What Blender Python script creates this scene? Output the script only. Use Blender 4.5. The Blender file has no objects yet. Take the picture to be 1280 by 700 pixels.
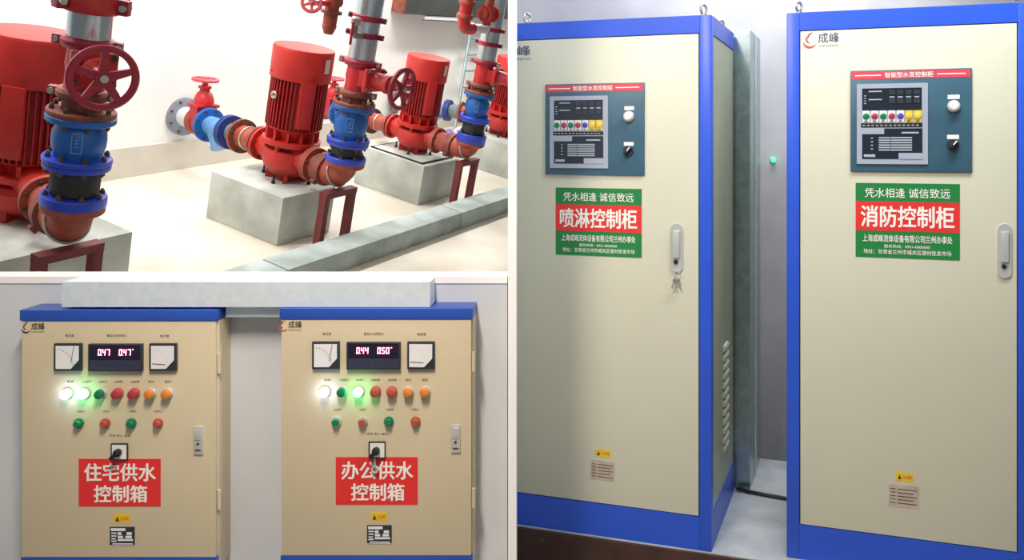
import bpy, bmesh, math, random
from mathutils import Matrix, Vector
random.seed(7)
SC = bpy.context.scene
COL = SC.collection
PI = math.pi

# ------------------------------------------------------------------ camera
F, CX, CY = 1100.0, 720.0, 180.0          # focal length and principal point in pixels of 1280x700
cam_d = bpy.data.cameras.new('camera')
cam_d.sensor_fit = 'HORIZONTAL'
cam_d.sensor_width = 36.0
cam_d.lens = F / 1280.0 * 36.0
cam_d.shift_x = -(CX - 640.0) / 1280.0
cam_d.shift_y = -(350.0 - CY) / 1280.0
cam_d.clip_start = 0.05
cam = bpy.data.objects.new('camera', cam_d)
COL.objects.link(cam)
cam.rotation_euler = (PI / 2, 0, 0)
SC.camera = cam

# ------------------------------------------------------------------ world, exposure
w = bpy.data.worlds.new('world')
SC.world = w
w.use_nodes = True
bgn = w.node_tree.nodes['Background']
bgn.inputs[0].default_value = (0.92, 0.96, 1.0, 1)
bgn.inputs[1].default_value = 0.2
SC.view_settings.view_transform = 'Standard'
SC.view_settings.look = 'None'
SC.view_settings.gamma = 1.0
SC.view_settings.exposure = 0.0
SC.view_settings.use_curve_mapping = False

# ------------------------------------------------------------------ frames of the two halls
def rotm(ax, deg): return Matrix.Rotation(math.radians(deg), 3, ax)
B0 = Matrix(((1, 0, 0), (0, 0, -1), (0, 1, 0)))
RH = rotm('Z', 12) @ rotm('X', 11.6774) @ rotm('Y', -67.517) @ B0
TH = Vector((-3.54, 1.208, 10.397)) * 0.75
S3 = Matrix(((1, 0, 0), (0, 0, 1), (0, -1, 0)))
MH = Matrix.Translation(S3 @ TH) @ (S3 @ RH).to_4x4()      # pump hall -> world
I4 = Matrix.Identity(4)
def T(x, y, z): return Matrix.Translation((x, y, z))
def RZ(d): return Matrix.Rotation(math.radians(d), 4, 'Z')
def RX(d): return Matrix.Rotation(math.radians(d), 4, 'X')
def RY(d): return Matrix.Rotation(math.radians(d), 4, 'Y')

# ------------------------------------------------------------------ light levels of the lamps
P_HALL, P_BAY, P_WALL = 112.0, 35.0, 90.0

# ------------------------------------------------------------------ materials
def lin(c):
    return tuple(((v / 255) / 12.92 if v / 255 <= 0.04045 else ((v / 255 + 0.055) / 1.055) ** 2.4) for v in c) + (1.0,)
MATS = {}
def mat(name, col, rough=0.5, metal=0.0, var=0.08, scale=6.0, bump=0.0, emit=None, estr=0.0, col2=None, bscale=None, spec=0.5, detail=4.0):
    m = bpy.data.materials.new(name)
    m.use_nodes = True
    nt = m.node_tree
    b = nt.nodes['Principled BSDF']
    b.inputs['Roughness'].default_value = rough
    b.inputs['Metallic'].default_value = metal
    b.inputs['Specular IOR Level'].default_value = spec
    c1 = lin(col)
    if col2 is not None: c2 = lin(col2)
    else: c2 = tuple(max(0, min(1, v * (1 - 3 * var))) for v in c1[:3]) + (1,)
    tc = nt.nodes.new('ShaderNodeTexCoord')
    nz = nt.nodes.new('ShaderNodeTexNoise')
    nz.inputs['Scale'].default_value = scale
    nz.inputs['Detail'].default_value = detail
    nt.links.new(tc.outputs['Object'], nz.inputs['Vector'])
    rp = nt.nodes.new('ShaderNodeValToRGB')
    rp.color_ramp.elements[0].position = 0.35
    rp.color_ramp.elements[1].position = 0.7
    rp.color_ramp.elements[0].color = c2
    rp.color_ramp.elements[1].color = c1
    nt.links.new(nz.outputs['Fac'], rp.inputs['Fac'])
    nt.links.new(rp.outputs['Color'], b.inputs['Base Color'])
    if bump:
        n2 = nt.nodes.new('ShaderNodeTexNoise')
        n2.inputs['Scale'].default_value = bscale or scale * 6
        n2.inputs['Detail'].default_value = 5
        nt.links.new(tc.outputs['Object'], n2.inputs['Vector'])
        bp = nt.nodes.new('ShaderNodeBump')
        bp.inputs['Strength'].default_value = bump
        bp.inputs['Distance'].default_value = 0.01
        nt.links.new(n2.outputs['Fac'], bp.inputs['Height'])
        nt.links.new(bp.outputs['Normal'], b.inputs['Normal'])
    if emit is not None:
        b.inputs['Emission Color'].default_value = lin(emit)
        b.inputs['Emission Strength'].default_value = estr
    MATS[name] = m
    return m

def spangle(name, col, col2, rough=0.35, scale=14, metal=0.85):        # galvanised sheet: voronoi spangle
    m = mat(name, col, rough=rough, metal=metal, var=0.05, scale=3)
    nt = m.node_tree
    b = nt.nodes['Principled BSDF']
    tc = nt.nodes['Texture Coordinate']
    v = nt.nodes.new('ShaderNodeTexVoronoi')
    v.inputs['Scale'].default_value = scale
    nt.links.new(tc.outputs['Object'], v.inputs['Vector'])
    rp = nt.nodes.new('ShaderNodeValToRGB')
    rp.color_ramp.elements[0].color = lin(col2)
    rp.color_ramp.elements[1].color = lin(col)
    nt.links.new(v.outputs['Color'], rp.inputs['Fac'])
    nt.links.new(rp.outputs['Color'], b.inputs['Base Color'])
    return m

mat('wall_white', (250, 250, 249), 0.85, var=0.01, scale=1.2, bump=0.03)
mat('skirting', (226, 222, 212), 0.8, var=0.04, scale=2)
mat('hall_floor', (234, 229, 217), 0.45, scale=1.3, col2=(212, 203, 184), bump=0.04, bscale=30)
mat('concrete', (205, 210, 204), 0.85, scale=3.2, col2=(172, 178, 170), bump=0.25, bscale=26)
mat('kerb', (186, 197, 194), 0.7, scale=4, col2=(150, 163, 158), bump=0.2, bscale=30)
mat('red', (200, 42, 34), 0.45, var=0.07, scale=5)
mat('red_dark', (170, 28, 28), 0.5, var=0.08, scale=6)  # on motor and fins this darker red holds their shading
mat('valve_red', (205, 45, 50), 0.4, var=0.08, scale=7)
mat('wheel_red', (158, 28, 52), 0.42, var=0.05, scale=6)
mat('pink_red', (222, 84, 96), 0.45, var=0.05, scale=6)
mat('rust_red', (180, 82, 60), 0.6, col2=(146, 64, 50), scale=9, bump=0.1)
mat('brown_flange', (150, 78, 62), 0.6, col2=(110, 58, 48), scale=12, bump=0.1)
mat('frame_brown', (122, 44, 44), 0.6, col2=(96, 36, 36), scale=9)
mat('valve_blue', (28, 104, 190), 0.38, var=0.08, scale=7)
mat('flange_blue', (44, 74, 205), 0.4, var=0.06, scale=8)
mat('light_blue', (104, 160, 218), 0.45, var=0.08, scale=8)
mat('navy', (40, 62, 138), 0.45, var=0.08, scale=8)
mat('rubber', (44, 48, 46), 0.6, col2=(32, 35, 34), scale=9)
mat('rubber_grey', (120, 134, 140), 0.6, scale=9)
mat('bolt', (112, 100, 70), 0.5, metal=0.4, scale=30, col2=(70, 62, 48))
mat('zinc', (198, 196, 186), 0.35, metal=0.7, scale=20)
mat('steel_pipe', (206, 216, 220), 0.24, metal=0.75, col2=(176, 190, 196), scale=3)
mat('wall_flange', (146, 156, 172), 0.5, metal=0.2, scale=8)
mat('white_pipe', (222, 226, 228), 0.5, var=0.03)
mat('dark_gap', (40, 42, 38), 0.8, var=0.02)
mat('sticker_grey', (208, 204, 192), 0.5, var=0.03)
mat('duct_grey', (74, 78, 74), 0.55, metal=0.1, scale=2)
mat('ladder', (160, 176, 182), 0.45, metal=0.4)
mat('bag_purple', (150, 116, 196), 0.45, scale=12)
mat('bag_white', (228, 222, 236), 0.45, scale=12)
mat('cream', (214, 214, 193), 0.34, var=0.012, scale=2.0, spec=0.35)
mat('cream_box', (214, 202, 172), 0.40, var=0.015, scale=2.0, spec=0.4)
mat('side_green', (176, 182, 156), 0.4, var=0.03, scale=3)
mat('blue', (44, 90, 214), 0.35, var=0.03, scale=3)
mat('blue_box', (44, 86, 186), 0.35, var=0.03, scale=3)
mat('black', (28, 30, 34), 0.45, var=0.02)
mat('black_frame', (44, 52, 62), 0.45, var=0.02)
mat('dial_white', (236, 238, 240), 0.4, var=0.01)
mat('display', (34, 28, 52), 0.22, var=0.02)
mat('display_low', (58, 60, 84), 0.3, var=0.02)
mat('digit', (255, 60, 110), 0.5, emit=(255, 130, 160), estr=6.0)
mat('ink', (70, 66, 66), 0.6, var=0.02)
mat('ink_blue', (70, 80, 120), 0.6, var=0.02)
mat('ink_red', (196, 92, 84), 0.6, var=0.02)
mat('sign_red', (232, 50, 50), 0.5, var=0.02)
mat('sign_green', (20, 132, 62), 0.5, var=0.02)
mat('sign_white', (250, 248, 240), 0.5, var=0.01)
mat('label_yellow', (240, 200, 20), 0.5, var=0.03)
mat('plate_steel', (206, 212, 208), 0.35, metal=0.3, var=0.03)
mat('plate_faded', (176, 160, 144), 0.55, col2=(196, 184, 166), scale=40)
mat('chrome', (214, 216, 212), 0.3, metal=0.35, var=0.03)
mat('knob_white', (238, 238, 236), 0.35, var=0.01)
mat('teal', (62, 102, 122), 0.4, var=0.05, scale=8)
mat('strip_red', (222, 72, 88), 0.45, var=0.03)
mat('bezel_grey', (168, 176, 192), 0.4, var=0.02)
mat('screen', (34, 42, 56), 0.25, var=0.03)
mat('screen_text', (176, 186, 196), 0.5, var=0.02)
for n, c in (('green', (20, 128, 84)), ('rose', (176, 58, 70)), ('amber', (222, 140, 60)), ('violet', (88, 76, 176)), ('yellow', (232, 204, 70)), ('terracotta', (184, 84, 70))):
    mat('lens_' + n, c, 0.25, var=0.03)
mat('lit_white', (255, 255, 255), 0.3, emit=(196, 220, 255), estr=24.0)
mat('lit_green', (160, 255, 190), 0.3, emit=(70, 255, 150), estr=22.0)
mat('reflection_glow', (40, 240, 150), 0.3, emit=(40, 255, 150), estr=4.0)  # emission stands in for a reflected green dot
mat('plaster_grey', (218, 224, 228), 0.85, col2=(202, 208, 214), scale=1.6, bump=0.06)
mat('plaster_bay', (206, 203, 206), 0.8, col2=(180, 180, 186), scale=2.2, bump=0.08)
mat('coping', (252, 252, 252), 0.7, var=0.005, scale=1)
mat('base_grey', (206, 212, 216), 0.6, col2=(168, 176, 180), scale=5, bump=0.1)
mat('base_brown', (84, 54, 44), 0.8, col2=(58, 38, 32), scale=6, bump=0.15)
mat('floor_grey', (150, 146, 140), 0.6, scale=3)
mat('lamp_body', (236, 238, 240), 0.5, var=0.01)
mat('tube', (255, 255, 255), 0.5, emit=(244, 250, 255), estr=6.0)
mat('tube_warm', (255, 240, 220), 0.5, emit=(255, 222, 186), estr=6.0)
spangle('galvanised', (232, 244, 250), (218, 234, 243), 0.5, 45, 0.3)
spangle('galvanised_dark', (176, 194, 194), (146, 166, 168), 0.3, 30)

# ------------------------------------------------------------------ mesh helpers
def V(M, x, y, z): return M @ Vector((x, y, z))
def box(bm, x0, x1, y0, y1, z0, z1, M=I4, bev=0.0):
    vs = [bm.verts.new(V(M, x, y, z)) for z in (z0, z1) for y in (y0, y1) for x in (x0, x1)]
    fs = [bm.faces.new([vs[i] for i in q]) for q in ((0, 2, 3, 1), (4, 5, 7, 6), (0, 1, 5, 4), (2, 6, 7, 3), (0, 4, 6, 2), (1, 3, 7, 5))]
    if bev:
        es = {e for f in fs for e in f.edges}
        bmesh.ops.bevel(bm, geom=list(es), offset=bev, segments=2, profile=0.6, affect='EDGES')
    return bm
def lathe(bm, prof, n=24, M=I4, cap=True):
    rings = []
    for r, z in prof:
        if r <= 1e-6: rings.append([bm.verts.new(V(M, 0, 0, z))])
        else: rings.append([bm.verts.new(V(M, r * math.cos(2 * PI * i / n), r * math.sin(2 * PI * i / n), z)) for i in range(n)])
    for a, b in zip(rings, rings[1:]):
        for i in range(n):
            j = (i + 1) % n
            if len(a) == 1 and len(b) == 1: continue
            if len(a) == 1: bm.faces.new((a[0], b[j], b[i]))
            elif len(b) == 1: bm.faces.new((a[i], a[j], b[0]))
            else: bm.faces.new((a[i], a[j], b[j], b[i]))
    if cap:
        if len(rings[0]) > 2: bm.faces.new(list(reversed(rings[0])))
        if len(rings[-1]) > 2: bm.faces.new(rings[-1])
    return bm
def cyl(bm, r, z0, z1, n=24, M=I4): return lathe(bm, [(r, z0), (r, z1)], n, M)
def ring(bm, r0, r1, z0, z1, n=32, M=I4):                # washer
    return lathe(bm, [(r0, z0), (r1, z0), (r1, z1), (r0, z1), (r0, z0)], n, M, cap=False)
def sweep(bm, pts, rad, n=16, M=I4):
    pts = [Vector(p) for p in pts]
    rads = rad if isinstance(rad, (list, tuple)) else [rad] * len(pts)
    rings = []
    up = None
    for i, p in enumerate(pts):
        d = (pts[min(i + 1, len(pts) - 1)] - pts[max(i - 1, 0)]).normalized()
        if up is None: up = Vector((0, 0, 1)) if abs(d.z) < 0.9 else Vector((1, 0, 0))
        s = d.cross(up).normalized()
        up = s.cross(d).normalized()
        rings.append([bm.verts.new(M @ (p + rads[i] * (math.cos(2 * PI * k / n) * s + math.sin(2 * PI * k / n) * up))) for k in range(n)])
    for a, b in zip(rings, rings[1:]):
        for i in range(n):
            j = (i + 1) % n
            bm.faces.new((a[i], a[j], b[j], b[i]))
    bm.faces.new(list(reversed(rings[0])))
    bm.faces.new(rings[-1])
    return bm
def torus(bm, R, r, n=32, k=10, M=I4, flat=1.0):
    rings = [[bm.verts.new(V(M, (R + r * math.cos(2 * PI * j / k)) * math.cos(2 * PI * i / n), (R + r * math.cos(2 * PI * j / k)) * math.sin(2 * PI * i / n), flat * r * math.sin(2 * PI * j / k))) for j in range(k)] for i in range(n)]
    for i in range(n):
        a, b = rings[i], rings[(i + 1) % n]
        for j in range(k):
            l = (j + 1) % k
            bm.faces.new((a[j], b[j], b[l], a[l]))
    return bm
def prism(bm, poly, y0, y1, M=I4):                       # polygon in x,z extruded along y
    a = [bm.verts.new(V(M, x, y0, z)) for x, z in poly]
    b = [bm.verts.new(V(M, x, y1, z)) for x, z in poly]
    n = len(poly)
    bm.faces.new(a)
    bm.faces.new(list(reversed(b)))
    for i in range(n):
        j = (i + 1) % n
        bm.faces.new((a[j], a[i], b[i], b[j]))
    return bm
def B(): return bmesh.new()
def to_mesh(name, bm, m, smooth=True):
    bmesh.ops.recalc_face_normals(bm, faces=bm.faces)
    me = bpy.data.meshes.new(name)
    bm.to_mesh(me)
    bm.free()
    me.materials.append(MATS[m])
    if smooth:
        me.shade_smooth()
        me.set_sharp_from_angle(angle=math.radians(34))
    return me
def obj(name, bm, m, parent=None, M=I4, smooth=True):
    me = bm if isinstance(bm, bpy.types.Mesh) else to_mesh(name, bm, m, smooth)
    o = bpy.data.objects.new(name, me)
    COL.objects.link(o)
    if parent is not None:
        o.parent = parent
        o.matrix_local = M
    else: o.matrix_world = M
    return o
def tag(o, label, cat, group=None):
    o['label'] = label
    o['category'] = cat
    if group: o['group'] = group
    return o
def thing(name, label, cat, M=I4, group=None):
    o = bpy.data.objects.new(name, None)
    COL.objects.link(o)
    o.empty_display_size = 0.1
    o.matrix_world = M
    return tag(o, label, cat, group)
def struct(name, bm, m, M=I4, smooth=False):
    o = obj(name, bm, m, None, M, smooth)
    o['kind'] = 'structure'
    return o
BOLT = None
def bolt_mesh():
    global BOLT
    if BOLT is None:
        bm = B()
        cyl(bm, 1.0, -1.0, 0.9, 6)
        cyl(bm, 0.5, 0.9, 1.5, 8)
        BOLT = to_mesh('bolt', bm, 'bolt', False)
    return BOLT
def bolts(parent, R, zs, n, size, M=I4, off=0.0, flip=()):
    for z in zs:
        for i in range(n):
            a = 2 * PI * (i + 0.5) / n + off
            s = -1 if z in flip else 1
            o = obj('bolt', bolt_mesh(), 'bolt', parent, M @ T(R * math.cos(a), R * math.sin(a), z) @ Matrix.Diagonal((size, size, size * s, 1)))

# text ---------------------------------------------------------------
TXT = {}
def text_mesh(body, m, bold=0.0):
    key = (body, m, bold)
    if key in TXT: return TXT[key]
    c = bpy.data.curves.new('lettering', 'FONT')
    c.body = body
    c.resolution_u = 3
    o = bpy.data.objects.new('lettering', c)
    COL.objects.link(o)
    d = bpy.context.evaluated_depsgraph_get()
    d.update()
    me = bpy.data.meshes.new_from_object(o.evaluated_get(d))
    bpy.data.objects.remove(o)
    bpy.data.curves.remove(c)
    if bold:                                              # heavier strokes: the outline laid over itself with small shifts
        bm = bmesh.new()
        for i, (sx, sy) in enumerate(((-1, 0), (1, 0), (0, -.7), (0, .7), (.7, .5), (-.7, -.5))):
            k = len(bm.verts)
            bm.from_mesh(me)
            bm.verts.ensure_lookup_table()
            for v in bm.verts[k:]:
                v.co += Vector((sx * bold, sy * bold, .00012 * i))
        bm.to_mesh(me)
        bm.free()
    xs = [v.co.x for v in me.vertices]
    ys = [v.co.y for v in me.vertices]
    x0, x1, y0, y1 = min(xs), max(xs), min(ys), max(ys)
    for v in me.vertices:                                 # unit box -0.5..0.5, in the x-z plane facing -y
        v.co = Vector(((v.co.x - x0) / (x1 - x0) - 0.5, -v.co.z, (v.co.y - y0) / (y1 - y0) - 0.5))
    me.name = 'lettering'
    me.materials.clear()
    me.materials.append(MATS[m])
    TXT[key] = me
    return me
def text(parent, body, m, x0, x1, z0, z1, y, bold=0.0, name='lettering'):
    return obj(name, text_mesh(body, m, bold), m, parent, T((x0 + x1) / 2, y, (z0 + z1) / 2) @ Matrix.Diagonal((x1 - x0, 1, z1 - z0, 1)))

# ------------------------------------------------------------------ structure: pump hall
def poly_slab(pts, z0, z1):
    bm = B()
    a = [bm.verts.new((x, y, z0)) for x, y in pts]
    b = [bm.verts.new((x, y, z1)) for x, y in pts]
    n = len(pts)
    bm.faces.new(a); bm.faces.new(list(reversed(b)))
    for i in range(n): bm.faces.new((a[i], a[(i + 1) % n], b[(i + 1) % n], b[i]))
    return bm
YW = 2.104
struct('floor', poly_slab([(-3.3, YW), (-3.3, 0.25), (-0.5, -3.0), (11, -3.0), (11, YW)], -0.1, 0), 'hall_floor', MH)
struct('wall_back', box(B(), -4.4, 11, YW, YW + 0.15, -0.1, 4.2), 'wall_white', MH)
struct('wall_end', box(B(), 11, 11.15, -3.0, YW + 0.15, -0.1, 4.2), 'wall_white', MH)
struct('baseboard_back', box(B(), -4.0, 10.9, YW - 0.025, YW - 0.001, 0.001, 0.315), 'skirting', MH)
struct('ceiling', poly_slab([(-4.4, YW), (-4.4, 1.2), (-2.6, -2.2), (11, -2.2), (11, YW)], 4.2, 4.3), 'wall_white', MH)

# ------------------------------------------------------------------ structure: front area, low wall, bay
FZ = -1.82                                              # floor of the front area
def wx(px, Y): return (px - CX) / F * Y
def wz(py, Y): return -(py - CY) / F * Y
YB = 2.70                                               # front of the wall boxes
YL = YB + 0.11                                         # face of the low wall
struct('floor_front', box(B(), -3.2, 3.6, -2.5, 4.75, FZ - 0.1, FZ), 'floor_grey')
struct('wall_low', box(B(), -2.6, wx(634, YL), YL, YL + 0.10, FZ, wz(354, YL)), 'plaster_grey')
struct('trim_coping', box(B(), -2.6, wx(634, YL), YL - 0.004, YL + 0.104, wz(354, YL), wz(345.4, YL)), 'coping')
def wedge(y0, y1, pa, pb, z0, z1):                       # wall standing along the sight line of its own free end
    bm = B()
    return poly_slab([(wx(pa, y0), y0), (wx(pb, y0), y0), (wx(pb, y1), y1), (wx(pa, y1), y1)], z0, z1)
struct('wall_partition', wedge(YB - 0.02, 4.62, 635.2, 638.6, FZ, 1.45), 'coping')
struct('trim_partition_end', box(B(), wx(635.0, YB - 0.06), wx(645.2, YB - 0.06), YB - 0.06, YB - 0.022, FZ, 1.45), 'coping')
struct('wall_bay', box(B(), wx(636, 4.62), 3.6, 4.62, 4.75, FZ, 1.45), 'plaster_bay')
struct('wall_bay_side', box(B(), 3.5, 3.6, -2.5, 4.62, FZ, 1.45), 'plaster_bay')
struct('ceiling_front', box(B(), -3.2, 3.6, -2.5, 4.75, 1.45, 1.55), 'wall_white')

# ------------------------------------------------------------------ lamps
def tube_lamp(M, label, power, col, tubem, L=1.2, group=None):
    t = thing('ceiling_lamp', label, 'lamp', M, group)
    obj('housing', box(B(), -L / 2, L / 2, -0.08, 0.08, -0.03, 0.0), 'lamp_body', t)
    for s in (-1, 1):
        obj('tube', sweep(B(), [(-L / 2 + .03, s * .04, -.055), (L / 2 - .03, s * .04, -.055)], 0.016, 10), tubem, t)
        for e in (-1, 1):
            obj('tube_holder', box(B(), e * (L / 2 - .02) - .012, e * (L / 2 - .02) + .012, s * .04 - .02, s * .04 + .02, -.075, -.03), 'lamp_body', t)
    d = bpy.data.lights.new('tube_light', 'AREA')
    d.shape = 'RECTANGLE'; d.size = L; d.size_y = 0.2
    d.energy = power; d.color = col
    o = bpy.data.objects.new('tube_light', d)
    COL.objects.link(o); o.parent = t; o.matrix_local = T(0, 0, -0.09)
    return t
for i, (x, y) in enumerate(((-2.6, 1.0), (0.2, 1.1), (3.0, 1.1), (6.0, 1.1))):
    tube_lamp(MH @ T(x, y, 4.195), ['twin tube lamp on the hall ceiling above the large pump', 'twin tube lamp on the hall ceiling above the second pump', 'twin tube lamp on the hall ceiling above the third pump', 'twin tube lamp on the hall ceiling past the last pump'][i], P_HALL, (1.0, 0.985, 0.95), 'tube', 1.5)
tube_lamp(T(1.0, 2.4, 1.445), 'twin tube lamp on the ceiling before the tall cabinets', P_BAY, (0.93, 0.97, 1.0), 'tube', 1.3)
tube_lamp(T(1.1, 4.15, 1.445), 'added twin tube lamp brightening the wall behind the tall cabinets', P_BAY * 0.75, (0.95, 0.97, 1.0), 'tube', 1.3)  # added lamp, out of view, to brighten the bay wall
tube_lamp(T(-0.60, 1.10, 1.445) @ RZ(90), 'warm twin tube lamp on the ceiling before the wall boxes', P_WALL, (1.0, 0.86, 0.74), 'tube_warm', 1.0)

# ------------------------------------------------------------------ pump hall: plinths and kerb
def plinth(x0, x1, y0, y1, h, label):
    o = obj('concrete_plinth', box(B(), -(x1 - x0) / 2, (x1 - x0) / 2, -(y1 - y0) / 2, (y1 - y0) / 2, 0, h, bev=0.012), 'concrete', None, MH @ T((x0 + x1) / 2, (y0 + y1) / 2, 0.0005))
    return tag(o, label, 'plinth', 'pump plinths')
HP = 0.45
plinth(-3.02, -1.515, 0.0, 1.25, HP, 'wide concrete plinth under the large pump with the crimson handwheel')
plinth(0.0, 0.70, 0.0, 0.86, HP, 'concrete plinth under the pump with the blue strainer on its inlet')
plinth(2.17, 2.88, 0.0, 0.90, HP, 'concrete plinth with a dark base plate under the third pump')
plinth(4.25, 5.0, 0.0, 0.92, HP, 'concrete plinth at the far end of the kerb')
t = thing('base_plate', 'thin dark-edged plate between a concrete plinth and the third pump', 'base plate', MH @ T(2.53, 0.42, HP + .001))
obj('plate', box(B(), -.31, .31, -.36, .36, 0, .012), 'dark_gap', t, smooth=False)
obj('grout', box(B(), -.285, .285, -.335, .335, .012, .0145), 'concrete', t, smooth=False)
kx = [-3.0, -0.666, 1.915, 4.6, 7.3, 10.0]
kl = ['kerb block beside the wide plinth', 'pale concrete kerb block before the second pump', 'pale concrete kerb block before the third pump', 'pale concrete kerb block before the last pump', 'pale concrete kerb block past the last pump']
for i in range(5):
    x0, x1 = (kx[i] if i else -1.9), kx[i + 1]
    o = obj('kerb_block', box(B(), -(x1 - x0) / 2 + .008, (x1 - x0) / 2 - .008, -.135, .135, 0, .19, bev=0.008), 'kerb', None, MH @ T((x0 + x1) / 2, -0.584, 0.0005))
    tag(o, kl[i], 'kerb', 'kerb blocks along the pumps')

# ------------------------------------------------------------------ pumps
def pump(x, y, s, hs, zo, label, ang_box=235, base=HP, detail=True, inlet=True, yaw=0.0, lo=None, ol=.32, os=1.0):
    """vertical inline pump; s scales radii, hs heights above the plinth; zo = port axis height"""
    M = MH @ T(x, y, base + .0005) @ RZ(yaw)
    ang_box -= yaw
    t = thing('vertical_pump', label, 'pump', M, 'red vertical pumps in a row')
    lo = lo or hs
    top = (1.714 - .45) * hs
    h = lambda z: (z - .45) * lo if z <= .97 else .52 * lo + (z - .97) * (top - .52 * lo) / (1.714 - .97)
    r = lambda q: q * s
    bm = B()                                            # foot with four ribs
    cyl(bm, r(.10), 0.0, h(.52), 20)
    for k in range(4): box(bm, -r(.02), r(.02), 0, r(.19), 0.0, h(.56), RZ(90 * k + 45))
    obj('foot', bm, 'red_dark', t)
    for k in range(4):
        a = math.radians(90 * k + 20)
        bo = obj('anchor_bolt', lathe(B(), [(r(.018), 0), (r(.018), h(.475)), (r(.010), h(.475)), (r(.010), h(.53))], 8), 'dark_gap', t, T(r(.235) * math.cos(a), r(.235) * math.sin(a), 0.0))
    bm = B()                                            # volute
    lathe(bm, [(r(.10), h(.505)), (r(.17), h(.52)), (r(.215), h(.565)), (r(.24), h(.62)), (r(.245), h(.70)), (r(.225), h(.745)), (r(.19), h(.76))], 36)
    zc = zo - base
    sweep(bm, [(0, -r(.12), zc), (0, -r(.23), zc), (0, -r(ol - .01), zc)], [r(.15) * os, r(.12) * os, r(.112) * os], 20)
    if inlet: sweep(bm, [(0, r(.12), zc), (0, r(.36), zc)], [r(.15), r(.115)], 20)
    vol = obj('volute', bm, 'red', t)
    fl = obj('outlet_flange', lathe(B(), [(r(.165) * os, -r(.016)), (r(.165) * os, r(.016))], 28), 'rust_red', t, T(0, -r(ol), zc) @ RX(90))
    bolts(fl, r(.135) * os, (-r(.02),), 8, r(.013), flip=(-r(.02),))
    if inlet:
        fl = obj('inlet_flange', lathe(B(), [(r(.165), -r(.016)), (r(.165), r(.016))], 28), 'red', t, T(0, r(.37), zc) @ RX(90))
        bolts(fl, r(.135), (r(.02),), 8, r(.013))
    obj('seal_gap', lathe(B(), [(r(.185), h(.755)), (r(.185), h(.80))], 28), 'dark_gap', t)
    for k in range(6):
        a = math.radians(60 * k + 15)
        obj('clamp_post', lathe(B(), [(r(.022), h(.735)), (r(.022), h(.805))], 8), 'red', t, T(r(.215) * math.cos(a), r(.215) * math.sin(a), 0))
    obj('mount_ring', lathe(B(), [(r(.20), h(.795)), (r(.265), h(.80)), (r(.268), h(.845)), (r(.255), h(.85)), (r(.20), h(.85))], 40), 'red', t)
    bm = B()
    lathe(bm, [(r(.17), h(.845)), (r(.20), h(.93)), (r(.235), h(.945)), (r(.25), h(.965))], 36)
    for k in range(12): box(bm, -r(.012), r(.012), r(.17), r(.245), h(.845), h(.945), RZ(30 * k + 8))
    obj('bracket', bm, 'red', t)
    bm = B()                                            # finned motor body
    lathe(bm, [(r(.225), h(.955)), (r(.225), h(1.425))], 36)
    obj('motor_body', bm, 'red_dark', t)
    nf = 44
    fm = None
    fin = to_mesh('cooling_fin', box(B(), -r(.0055), r(.0055), r(.22), r(.259), h(.97), h(1.425)), 'red_dark', False)
    for k in range(nf): obj('cooling_fin', fin, 'red_dark', t, RZ(360 * k / nf))
    bm = B()
    lathe(bm, [(r(.262), h(1.415)), (r(.276), h(1.42)), (r(.278), h(1.69)), (r(.270), h(1.708)), (r(.24), h(1.714)), (0, h(1.716))], 44, cap=False)
    cover = obj('fan_cover', bm, 'red', t)
    for k in range(4):
        a = math.radians(90 * k + 250)
        obj('screw', lathe(B(), [(r(.009), 0), (r(.009), r(.01))], 8), 'red_dark', cover, T(r(.276) * math.cos(a), r(.276) * math.sin(a), h(1.47)) @ RZ(math.degrees(a)) @ RY(90))
    # terminal pad, lifting eye, sticker
    obj('terminal_box', box(B(), -r(.062), r(.062), -r(.285), -r(.22), h(1.0), h(1.43), bev=r(.006)), 'red', t, RZ(ang_box - 270))
    if detail:
        a = RZ(ang_box - 270 - 62)
        bm = B()
        torus(bm, r(.026), r(.011), 16, 8, a @ T(0, -r(.292), h(1.27)) @ RX(90))
        cyl(bm, r(.014), 0, r(.03), 10, a @ T(0, -r(.262), h(1.25)) @ RX(90))
        obj('lifting_eye', bm, 'zinc', t)
        bm = B()
        a0, a1 = math.radians(ang_box + 29), math.radians(ang_box + 43)
        vs = []
        for k in range(6):
            aa = a0 + (a1 - a0) * k / 5
            vs.append((bm.verts.new((r(.2795) * math.cos(aa), r(.2795) * math.sin(aa), h(1.52))), bm.verts.new((r(.2795) * math.cos(aa), r(.2795) * math.sin(aa), h(1.65)))))
        for k in range(5): bm.faces.new((vs[k][0], vs[k + 1][0], vs[k + 1][1], vs[k][1]))
        obj('sticker', bm, 'sticker_grey', cover)
    return t
PA, PB, PC = (-1.90, 0.645), (0.455, 0.394), (2.555, 0.43)
SA, SB, SCC = (-2.298, -0.38), (0.38, -0.30), (2.548, -0.30)
def turn(p, q): return -math.degrees(math.atan2(p[0] - q[0], p[1] - q[1]))
pump(*PA, 1.13, 1.04, 0.755, 'largest red vertical pump, on the wide plinth behind the crimson handwheel', 216, inlet=False, detail=False, yaw=turn(PA, SA), lo=.88, ol=.47, os=.84)
pump(*PB, 0.985, 1.0, 0.688, 'red finned vertical pump fed by a blue strainer from the wall', 238, yaw=turn(PB, SB))
pump(*PC, 0.87, 0.885, 0.678, 'red vertical pump on a dark base plate, third from the wide plinth', 236, base=HP + .0155)
pump(4.66, 0.45, 0.86, 0.86, 0.64, 'red vertical pump on the far plinth, partly hidden behind a riser', 240, detail=False)

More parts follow.
